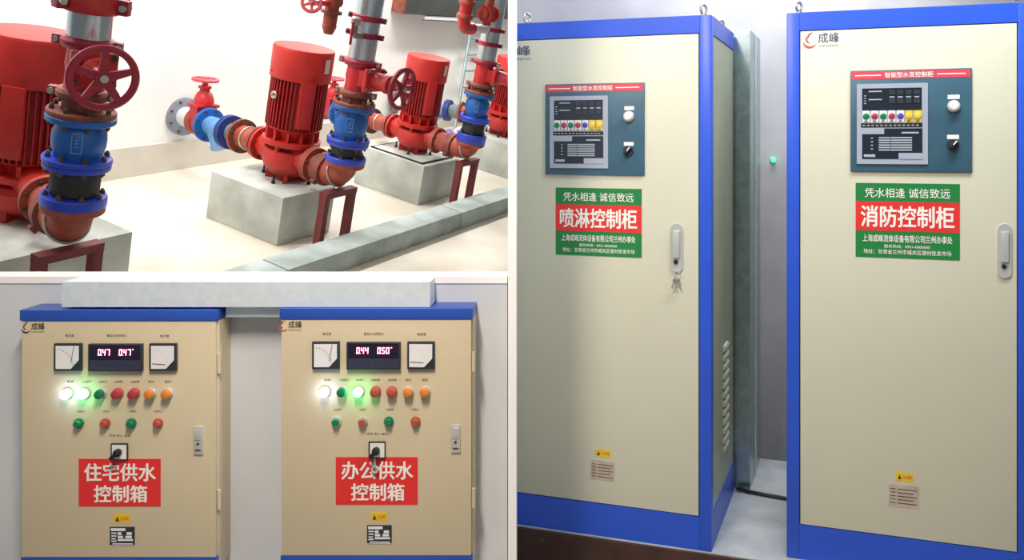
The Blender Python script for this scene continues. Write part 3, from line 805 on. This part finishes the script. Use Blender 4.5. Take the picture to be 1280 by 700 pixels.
def wall_box(px0, px1, top, dx, dy, label, rows, vals, lit, lamps, buttons, logo_cols, knob_tilt):
    zb = wz(712 + dy, YB)
    xc = (wx(px0, YB) + wx(px1, YB)) / 2
    t = thing('control_box', label, 'control box', T(xc, YB, zb), 'wall-mounted control boxes')
    X = lambda p: wx(p + dx, YB) - xc
    Z = lambda p: wz(p + dy, YB) - zb
    x0, x1 = wx(px0, YB) - xc, wx(px1, YB) - xc
    ztop = wz(top, YB) - zb
    D = YL - YB - .001
    z1, z0 = ztop - (wz(388, YB) - wz(401, YB)), wz(697 + dy, YB) - zb
    obj('body', box(B(), x0, x1, .016, D, 0, z1 - .0005, bev=.003), 'cream_box', t)
    door = obj('door', box(B(), x0 + .003, x1 - .004, .0, .015, z0 + .001, z1 - .001, bev=.002), 'cream_box', t)
    obj('top_band', box(B(), x0 - .002, x1 + .001, -.003, D, z1, ztop + .0015, bev=.002), 'blue_box', t)
    obj('bottom_band', box(B(), x0, x1, -.001, .016, 0, z0, bev=.002), 'blue_box', t)
    for zz in (.18, .60):
        obj('hinge', cyl(B(), .006, zz, zz + .06, 10, T(x1 + .002, .012, 0)), 'cream_box', t)
    logo(t, X(28), X(56), Z(416.5), Z(402.5), -.0006, True, logo_cols[0], logo_cols[1])
    # captions
    def cap(s, c, y, w, h=3.6): text(t, s, 'ink', X(c - w / 2), X(c + w / 2), Z(y + h / 2), Z(y - h / 2), -.0006, 0, 'caption')
    cap('电压表', 87.5, 419.5, 11); cap('智能水压控制仪', 146, 419.5, 25); cap('电流表', 206, 420, 11)
    for c, s in zip((88, 109, 129, 148, 169, 189.5, 210), ('电源', '1#运行', '2#运行', '1#故障', '2#故障', '缺水', '超压')): cap(s, c, 477, 8 if len(s) == 2 else 11, 3)
    for c, s in zip((101, 133, 166, 198), ('1#启动', '1#停止', '2#启动', '2#停止')): cap(s, c, 514, 9, 3)
    cap('手动 停止 自动', 150, 544.5, 26, 3)
    # meters
    for (a, b, mode) in ((70, 104, 0), (188.5, 222.5, 1)):
        cx_, cz_ = (X(a) + X(b)) / 2, (Z(428.5) + Z(462.5)) / 2
        hw = (X(b) - X(a)) / 2
        mt = obj('meter', box(B(), -hw, hw, -.012, 0, -hw, hw, bev=.0015), 'black_frame', t, T(cx_, 0, cz_))
        k = hw * .84
        obj('dial', prism(B(), [(-k, -k), (k * .30, -k), (k, -k * .25), (k, k), (-k, k)], -.0135, -.012), 'dial_white', mt, smooth=False)
        bm = B()
        if mode == 0:
            for i in range(9):
                a_ = math.radians(4 + 80 * i / 8)
                c_, s_ = math.cos(a_), math.sin(a_)
                box(bm, k * 1.35, k * 1.50, -.0142, -.0136, -.0006, .0006, T(-k * .92, 0, -k * .72) @ RY(-math.degrees(a_)))
            obj('scale', bm, 'ink', mt)
            obj('needle', box(B(), 0, k * 1.45, -.0148, -.0142, -.0007, .0007, T(k * .35, 0, -k * .45) @ RY(-80)), 'ink', mt)
        else:
            for i in range(9):
                a_ = math.radians(4 + 80 * i / 8)
                box(bm, k * 1.35, k * 1.46, -.0142, -.0136, -.0005, .0005, T(-k * .92, 0, -k * .72) @ RY(-math.degrees(a_)))
            obj('scale', bm, 'screen_text', mt)
            obj('needle', box(B(), 0, k * 1.15, -.0148, -.0142, -.0008, .0008, T(k * .25, 0, -k * .62) @ RY(-176)), 'ink', mt)
        obj('glass_screw', cyl(B(), .002, .013, .015, 10, T(k * .68, 0, -k * .70) @ RX(90)), 'black', mt)
    # display
    dp = obj('pressure_display', box(B(), X(113), X(180), -.014, 0, Z(463), Z(429), bev=.002), 'black_frame', t)
    obj('window', box(B(), X(115.5), X(178), -.0148, -.0135, Z(448.5), Z(430.5)), 'display', dp, smooth=False)
    obj('key_panel', box(B(), X(115.5), X(178), -.0148, -.0135, Z(461.5), Z(449)), 'display_low', dp, smooth=False)
    hgt, wid = Z(435) - Z(443), X(5) - X(0)
    for s, xs in zip(vals, (125.5, 151.5)):
        bm = B()
        digits(bm, s, X(xs), Z(443), wid * .82, hgt, wid * .24, -.0153)
        box(bm, X(xs) + wid * .95, X(xs) + wid * 1.10, -.0156, -.0153, Z(443), Z(443) + wid * .2)
        obj('digits', bm, 'digit', dp, smooth=False)
    obj('sign_dot', box(B(), X(168.5), X(170), -.0156, -.0153, Z(436), Z(434.8)), 'digit', dp, smooth=False)
    for i in range(4): obj('key', cyl(B(), .0028, .0145, .0165, 10, T(X(129 + 12 * i), 0, Z(455.5)) @ RX(90)), 'black_frame', dp)
    # pilot lamps
    for i, c in enumerate((85.5, 107, 127.5, 148.5, 169, 189.5, 210.3)):
        b_ = obj('pilot_lamp', lathe(B(), [(.0158, 0), (.0165, .003), (.0165, .007), (.0145, .010)], 24), 'plate_steel' if lamps[i] not in ('lens_rose', 'lens_terracotta') else 'lens_terracotta', t, T(X(c), 0, Z(491)) @ RX(90))
        obj('lens', lathe(B(), [(.0142, .009), (.0142, .020), (.0125, .025), (.006, .0275), (0, .028)], 24, cap=False), lamps[i], b_)
    # push buttons
    for i, c in enumerate((99.5, 132.5, 165, 198.5)):
        b_ = obj('push_button', lathe(B(), [(.0145, 0), (.0150, .003), (.0150, .008), (.0115, .009)], 24), 'plate_steel' if i in lit else buttons[i], t, T(X(c), 0, Z(528.5)) @ RX(90))
        obj('cap', lathe(B(), [(.0110, .008), (.0110, .018), (.0095, .0205), (0, .0207)], 20, cap=False), buttons[i], b_)
    # sign, rotary switch
    sg = slab_part('red_sign', t, X(98.5), X(201), Z(633), Z(573.5), 'sign_red', 0, .0012)
    text(sg, rows[0], 'sign_white', X(105.5), X(195.5), Z(601.5), Z(578.5), -.0018, .026)
    text(sg, rows[1], 'sign_white', X(117.5), X(184.5), Z(628), Z(606), -.0018, .026)
    rs = obj('rotary_switch', box(B(), X(140), X(161), -.009, -.0015, Z(574), Z(553.5), bev=.0015), 'black', t)
    obj('face_plate', box(B(), X(142), X(160), -.0098, -.009, Z(572.5), Z(554.8)), 'knob_white', rs, smooth=False)
    kn = B()
    Mk = T(X(150), 0, Z(564)) @ RY(knob_tilt)
    cyl(kn, .0115, .0098, .022, 24, Mk @ RX(90))
    box(kn, -.006, .006, -.034, -.020, -.021, .010, Mk, bev=.0025)
    obj('knob', kn, 'black', rs)
    # stickers
    yl = slab_part('warning_label', t, X(142.5), X(162.5), Z(653), Z(642.5), 'label_yellow', 0, .0006)
    bm = B(); prism(bm, [(X(144), Z(651.5)), (X(149.5), Z(651.5)), (X(146.8), Z(645.5))], -.0012, -.0007)
    obj('warning_triangle', bm, 'ink', yl, smooth=False)
    text(yl, '当心触电', 'ink_red', X(151), X(161), Z(650.5), Z(645.5), -.0012)
    np_ = slab_part('nameplate', t, X(137.5), X(168.5), Z(682), Z(658.5), 'black_frame', 0, .0012)
    bm = B()
    for a, b, c, d in ((139, 157, 660, 663.5), (139.5, 146, 665.5, 667), (147.5, 152, 665, 668.5), (158.5, 165, 665, 668.5), (139.5, 146, 669, 670.5), (147.5, 154, 669.5, 672.5), (157, 165, 669.5, 672.5), (139.5, 145, 672.5, 674), (147.5, 166.5, 673.5, 676), (139.5, 146, 675.5, 677), (141, 166, 679, 680.2), (137.8, 168.2, 681.2, 681.8)):
        box(bm, X(a), X(b), -.0016, -.0012, Z(d), Z(c))
    obj('print', bm, 'dial_white', np_, smooth=False)
    # lock
    lk = obj('lock_plate', box(B(), X(242.5), X(254.5), -.006, 0, Z(567.5), Z(533), bev=.002), 'chrome', t)
    obj('push_tab', box(B(), X(244.5), X(252.5), -.0085, -.006, Z(549), Z(536), bev=.001), 'plate_steel', lk)
    obj('keyhole', cyl(B(), .004, .006, .0085, 12, T(X(248.5), 0, Z(554)) @ RX(90)), 'ink', lk)
    obj('slot', box(B(), X(245), X(252), -.0068, -.006, Z(563), Z(561)), 'ink', lk, smooth=False)
    return t
bl = wall_box(26, 271, 388, 0, 0, 'cream control box whose display shows 0.47 twice', ('住宅供水', '控制箱'), ('047', '047'), (),
         ('lit_white', 'lit_green', 'lens_green', 'lens_rose', 'lens_rose', 'lens_amber', 'lens_amber'), ('lens_green', 'lens_terracotta', 'lens_green', 'lens_terracotta'), ('ink', 'ink'), 45)
br = wall_box(350.5, 590.5, 386, 321.3, -2.2, 'cream control box whose display shows 0.44 and 0.50', ('办公供水', '控制箱'), ('044', '050'), (0, 1),
         ('lit_white', 'lens_green', 'lit_green', 'lens_terracotta', 'lens_terracotta', 'lens_amber', 'lens_amber'), ('lens_green', 'lens_terracotta', 'lens_green', 'lens_terracotta'), ('ink_red', 'ink'), 45)
# key left in the switch of the second box
t = thing('key', 'small metal key hanging below the switch of the box showing 0.44', 'key', T(wx(468.5, YB - .012), YB - .012, wz(577, YB)))
obj('key_blade', box(B(), -.003, .003, -.003, .003, -.012, .012), 'chrome', t)
obj('key_bow', torus(B(), .009, .003, 16, 6, T(0, 0, -.02) @ RX(90)), 'chrome', t)

# ------------------------------------------------------------------ bay: base slab and tall cabinets
TH3 = 18.05
CZ = -1.519
ML = T(.504, 3.2735, CZ) @ RZ(-TH3)                     # left cabinet: front right foot
t = thing('cabinet_base', 'low pale concrete base with a dark stained front under the tall cabinets', 'base', ML @ T(0, 0, FZ - CZ + .0005))
hB = CZ - FZ - .001
obj('slab', box(B(), -.79, 1.35, -.005, 1.05, 0, hB), 'base_grey', t)
obj('front_facing', box(B(), -.79, 1.35, -.02, -.0055, 0, hB - .004), 'base_brown', t)
for x, z in ((-.66, .035), (-.22, .05), (.28, .03)):
    obj('anchor_stud', lathe(B(), [(.008, 0), (.008, .012), (.004, .012), (.004, .022)], 8), 'bolt', t, T(x, -.02, hB - z) @ RX(90))

class Face:
    def __init__(s, M): s.M = M; s.Mi = M.inverted()
    def p(s, px, py, yl=0.0):
        o = s.Mi @ Vector((0, 0, 0))
        d = (s.Mi.to_3x3() @ Vector(((px - CX) / F, 1.0, -(py - CY) / F)))
        k = (yl - o.y) / d.y
        q = o + d * k
        return q.x, q.z
    def rect(s, a, b, c, d):                             # px x0,y0,x1,y1 -> local x0,x1,z0,z1
        mx, my = (a + c) / 2, (b + d) / 2
        return s.p(a, my)[0], s.p(c, my)[0], s.p(mx, d)[1], s.p(mx, b)[1]

def tall_cabinet(M, w, depth, x0, label, F_, hmi, sign, sign_text, handle, ylw, plate, logo_px, logo_full, keys, louver_side):
    H = 2.0
    t = thing('control_cabinet', label, 'control cabinet', M @ T(x0 + w / 2, 0, .0005), 'tall control cabinets')
    G = T(-w / 2 - x0, 0, 0)                             # face coordinates -> thing coordinates
    xa, xb = -w / 2, w / 2
    pw, tr, brl = .046, .066, .124
    rail_front = .0
    obj('left_post', box(B(), xa, xa + (pw if logo_full else .006), 0, .05, 0, H, bev=.004), 'blue', t)
    obj('right_post', box(B(), xb - pw, xb, 0, .05, 0, H, bev=.004), 'blue', t)
    xl = xa + (pw if logo_full else .006)
    obj('top_rail', box(B(), xl, xb - pw, 0.001, .05, H - tr, H), 'blue', t, smooth=False)
    obj('bottom_rail', box(B(), xl, xb - pw, 0.001, .05, 0, brl), 'blue', t, smooth=False)
    obj('door_gap', box(B(), xl, xb - pw, .012, .045, brl, H - tr), 'black', t, smooth=False)
    door = obj('door', box(B(), xl + .003, xb - pw - .003, .003, .012, brl + .003, H - tr - .003, bev=.002), 'cream', t)
    for sx, nm in ((-1, 'left'), (1, 'right')):
        e = xb if sx > 0 else xa
        s0, s1 = (e - .03, e) if sx > 0 else (e, e + .03)
        obj('side_top_rail', box(B(), s0, s1, .05, depth, H - .07, H), 'blue', t, smooth=False)
        obj('side_bottom_rail', box(B(), s0, s1, .05, depth, 0, .13), 'blue', t, smooth=False)
        q0, q1 = (e - .03, e - .004) if sx > 0 else (e + .004, e + .03)
        sp = obj('side_panel', box(B(), q0, q1, .05, depth, .13, H - .07), 'side_green', t, smooth=False)
        for k in range(12):
            zz = .28 + k * .037
            bm = B()
            lathe(bm, [(.012, -.055), (.012, .055)], 10, T(q1 if sx > 0 else q0, depth * .60, zz) @ RX(90))
            obj('louver', bm, 'cream', sp)  # lighter cream puts the louvers' bright highlights into the colour
    obj('back_panel', box(B(), xa + .03, xb - .03, depth - .02, depth, 0, H), 'side_green', t, smooth=False)
    obj('roof', box(B(), xa + .03, xb - .03, .05, depth - .02, H - .03, H - .002), 'blue', t, smooth=False)
    for x, y in ((xa + .04, .06), (xb - .04, .06), (xb - .04, depth - .10), (xa + .04, depth - .10)):
        bm = B()
        torus(bm, .017, .005, 20, 8, T(x, y, H + .030) @ RZ(60) @ RX(90))
        cyl(bm, .010, H, H + .012, 10, T(x, y, 0))
        obj('lifting_eye', bm, 'zinc', t)
    # --- everything on the door, laid out in the plane of the face
    def P(a, b): x, z = F_.p(a, b); return x - w / 2 - x0, z
    def RC(r): a, b, c, d = F_.rect(*r); return a - w / 2 - x0, b - w / 2 - x0, c, d
    y0 = .003
    a, b, c, d = RC(logo_px)
    logo(t, a, b, c, d, y0 - .0006, logo_full)
    # operating panel
    a, b, c, d = RC(hmi['plate'])
    W, Hh = b - a, d - c
    pn = obj('operating_panel', box(B(), 0, W, -.010, 0, 0, Hh, bev=.004), 'teal', t, T(a, y0, c))
    U = lambda u: u * W
    Vv = lambda v: (1 - v) * Hh
    def pl(name, u0, u1, v0, v1, m, y, th, par=pn): return obj(name, box(B(), U(u0), U(u1), y - th, y, Vv(v1), Vv(v0)), m, par, smooth=False)
    pl('title_strip', .015, .985, .012, .088, 'strip_red', -.010, .0008)
    text(pn, '智能型水泵控制柜', 'sign_white', U(.29), U(.69), Vv(.078), Vv(.024), -.0115, .01)
    pl('rule', .04, .26, .046, .056, 'sign_white', -.0108, .0005); pl('rule', .72, .95, .046, .056, 'sign_white', -.0108, .0005)
    bz = pl('bezel', .055, .645, .135, .925, 'bezel_grey', -.010, .006)
    pl('upper_screen', .10, .595, .18, .40, 'screen', -.016, .001)
    bm = B()
    for u0, u1, v0, v1 in ((.155, .265, .205, .216), (.155, .265, .285, .296), (.115, .135, .25, .257), (.115, .135, .275, .282), (.115, .135, .30, .307), (.115, .135, .325, .332)):
        box(bm, U(u0), U(u1), -.0178, -.017, Vv(v1), Vv(v0))
    obj('screen_print', bm, 'screen_text', pn, smooth=False)
    for i in range(4):
        pl('function_key', .325 + i * .068, .375 + i * .068, .20, .245, 'black_frame', -.017, .002)
        pl('function_key', .325 + i * .068, .375 + i * .068, .285, .33, 'black_frame', -.017, .002)
        pl('key_mark', .33 + i * .068, .37 + i * .068, .262, .274, 'screen_text', -.017, .0008)
    cols = ('green', 'rose', 'green', 'rose', 'violet', 'yellow', 'yellow')
    for i in range(7):
        u = .10 + i * .0715
        kb = pl('button_key', u + .004, u + .062, .40, .515, 'knob_white' if i < 5 else 'lens_yellow', -.016, .004)
        obj('button', lathe(B(), [(.011, 0), (.011, .003), (.009, .004), (0, .0042)], 18, cap=False), 'lens_' + cols[i], kb, T(U(u + .033), -.020, Vv(.455)) @ RX(90))
        pl('button_mark', u + .018, u + .048, .498, .508, 'ink', -.0202, .0004, kb)
    pl('strip', .09, .60, .525, .565, 'black', -.016, .001)
    bm = B()
    for i in range(13): box(bm, U(.105 + i * .037), U(.125 + i * .037), -.0178, -.017, Vv(.55), Vv(.54))
    obj('strip_print', bm, 'screen_text', pn, smooth=False)
    pl('lower_screen', .10, .60, .575, .875, 'screen', -.016, .001)
    pl('screen_tab', .10, .285, .575, .63, 'bezel_grey', -.017, .001)
    pl('screen_tab', .405, .60, .815, .875, 'bezel_grey', -.017, .001)
    pl('screen_print', .43, .57, .61, .625, 'screen_text', -.017, .0006)
    bm = B()
    for i in range(6):
        v = .66 + i * .024
        box(bm, U(.24), U(.335), -.0178, -.017, Vv(v + .013), Vv(v))
        box(bm, U(.34), U(.515), -.0178, -.017, Vv(v + .013), Vv(v))
    for v in (.665, .70, .735, .77): box(bm, U(.175), U(.19), -.0178, -.017, Vv(v + .012), Vv(v))
    box(bm, U(.115), U(.21), -.0178, -.017, Vv(.855), Vv(.83))
    obj('screen_print', bm, 'screen_text', pn, smooth=False)
    pl('tag_plate', .805, .90, .255, .295, 'sign_white', -.010, .001)
    lm = obj('pilot_lamp', lathe(B(), [(.020, 0), (.021, .004), (.021, .010), (.017, .014)], 24), 'chrome', pn, T(U(.852), -.010, Vv(.365)) @ RX(90))
    obj('lens', lathe(B(), [(.0165, .013), (.0165, .022), (.012, .026), (0, .027)], 24, cap=False), 'knob_white', lm)
    pl('tag_plate', .80, .895, .64, .68, 'sign_white', -.010, .001)
    sw = obj('selector_switch', lathe(B(), [(.019, 0), (.020, .004), (.019, .010)], 24), 'black_frame', pn, T(U(.845), -.010, Vv(.735)) @ RX(90))
    obj('selector_knob', box(B(), -.006, .006, -.018, .018, .009, .028, RZ(-40), bev=.002), 'black', sw)
    obj('selector_mark', box(B(), -.002, .002, 0, .018, .028, .0288, RZ(-40)), 'sign_white', sw, smooth=False)
    # sign with three bands
    a, b, c, d = RC(sign)
    W2, H2 = b - a, d - c
    sg = obj('sign', box(B(), 0, W2, -.0012, 0, 0, H2), 'sign_green', t, T(a, y0, c), smooth=False)
    obj('red_band', box(B(), 0, W2, -.0018, -.0012, H2 * .36, H2 * .755), 'sign_red', sg, smooth=False)
    text(sg, '凭水相逢 诚信致远', 'sign_white', W2 * .09, W2 * .91, H2 * .805, H2 * .935, -.0018, .004)
    text(sg, sign_text, 'sign_white', W2 * .05, W2 * .95, H2 * .41, H2 * .70, -.0024, .026)
    text(sg, '上海成峰流体设备有限公司兰州办事处', 'sign_white', W2 * .07, W2 * .93, H2 * .21, H2 * .31, -.0018, .012)
    text(sg, '服务热线：0931-0000000', 'sign_white', W2 * .28, W2 * .72, H2 * .135, H2 * .18, -.0018, .004)
    text(sg, '地址：甘肃省兰州市城关区建材批发市场', 'sign_white', W2 * .08, W2 * .92, H2 * .05, H2 * .115, -.0018, .004)
    # handle
    a, b, c, d = RC(handle)
    xm, hw = (a + b) / 2, (b - a) / 2
    bm = B()
    pts = [(xm + hw * math.cos(q), d - hw + hw * math.sin(q)) for q in [PI * k / 10 for k in range(11)]] + [(xm + hw * math.cos(q), c + hw + hw * math.sin(q)) for q in [PI + PI * k / 10 for k in range(11)]]
    hp = obj('lock_plate', prism(B(), pts, y0 - .007, y0), 'chrome', t)
    hh = d - c
    obj('handle', box(B(), xm - hw * .55, xm + hw * .55, y0 - .018, y0 - .007, c + hh * .30, d - hh * .14, bev=.004), 'plate_steel', hp)
    obj('lock_cylinder', cyl(B(), hw * .34, .007 - y0, .012 - y0, 14, T(xm - hw * .1, 0, c + hh * .22) @ RX(90)), 'black', hp)
    # stickers
    a, b, c, d = RC(ylw)
    yy = obj('warning_label', box(B(), a, b, y0 - .0008, y0, c, d), 'label_yellow', t, smooth=False)
    obj('warning_triangle', prism(B(), [(a + (b - a) * .10, c + (d - c) * .2), (a + (b - a) * .32, c + (d - c) * .2), (a + (b - a) * .21, c + (d - c) * .75)], y0 - .0014, y0 - .0008), 'ink', yy, smooth=False)
    text(yy, '当心触电', 'ink_red', a + (b - a) * .42, a + (b - a) * .92, c + (d - c) * .3, c + (d - c) * .72, y0 - .0014)
    a, b, c, d = RC(plate)
    np_ = obj('nameplate', box(B(), a, b, y0 - .001, y0, c, d), 'plate_faded', t, smooth=False)
    bm = B()
    for i in range(5):
        zz = c + (d - c) * (.16 + .155 * i)
        box(bm, a + (b - a) * .30, a + (b - a) * (.92 - .1 * (i % 2)), y0 - .0014, y0 - .001, zz, zz + (d - c) * .035)
        box(bm, a + (b - a) * .06, a + (b - a) * .22, y0 - .0014, y0 - .001, zz, zz + (d - c) * .035)
    obj('print', bm, 'ink', np_, smooth=False)
    return t
FL = Face(ML)
WL = .798
tall_cabinet(ML, WL, .60, -WL, 'cream and blue cabinet with keys hanging at its door lock', FL,
             dict(plate=(682, 104.5, 806, 219)), (694.5, 235.5, 802, 320.5), '喷淋控制柜', (838, 279.5, 854, 341), (744, 562.5, 763, 571.5), (738, 576.5, 768, 601),
             (646, 57, 663, 75), False, True, 1)
MR = T(.774, 3.235, CZ) @ RZ(-TH3)
FR = Face(MR)
tall_cabinet(MR, .815, .60, 0.0, 'cream and blue cabinet with the whole logo in its top corner', FR,
             dict(plate=(1063, 87, 1215, 215)), (1069.5, 229.5, 1200, 323.5), '消防控制柜', (1246.5, 280, 1264.5, 348), (1120, 591.5, 1141.5, 602), (1111, 607, 1149, 635),
             (1005, 40, 1049, 60), True, False, 0)
# keys on the first cabinet
x, z = FL.p(846, 337, -.012)
t = thing('key_ring', 'bunch of keys hanging from the lock of a tall cabinet', 'keys', ML @ T(x, -.016, z))
obj('ring', torus(B(), .011, .0016, 20, 6, T(0, 0, -.012) @ RX(90)), 'chrome', t)
for k, a in enumerate((-14, 4, 18)):
    bm = B()
    box(bm, -.003, .003, -.001, .001, -.055, -.02)
    cyl(bm, .008, -.001, .001, 12, T(0, 0, -.022) @ RX(90))
    obj('key', bm, 'zinc', t, T(0, -.002 * k, -.018) @ RY(a))

# galvanised duct behind, cable, glowing stand-in for a green reflection
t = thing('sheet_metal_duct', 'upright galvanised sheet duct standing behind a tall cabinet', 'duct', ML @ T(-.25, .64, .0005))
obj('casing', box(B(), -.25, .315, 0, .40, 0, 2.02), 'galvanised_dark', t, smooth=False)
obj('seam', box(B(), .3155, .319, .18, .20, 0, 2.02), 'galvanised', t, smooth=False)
o = obj('cable', sweep(B(), [(.01, .612, .012), (.06, .60, .009), (.14, .585, .009), (.245, .57, .009)], .008, 8), 'black', None, ML @ T(0, 0, .0005))
tag(o, 'thin black cable lying on the pale base between the cabinets', 'cable')
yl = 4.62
t = thing('green_reflection', 'green reflection between the cabinets, built as a small glowing lens', 'lamp', T(wx(966, yl), yl - .0005, wz(200, yl)))
obj('bezel', lathe(B(), [(.016, 0), (.016, .006), (.013, .010)], 20, RX(90)), 'chrome', t)  # added ring, part of the stand-in for the green reflection
obj('lens', lathe(B(), [(.012, .009), (.012, .018), (.007, .022), (0, .023)], 20, RX(90), cap=False), 'reflection_glow', t)
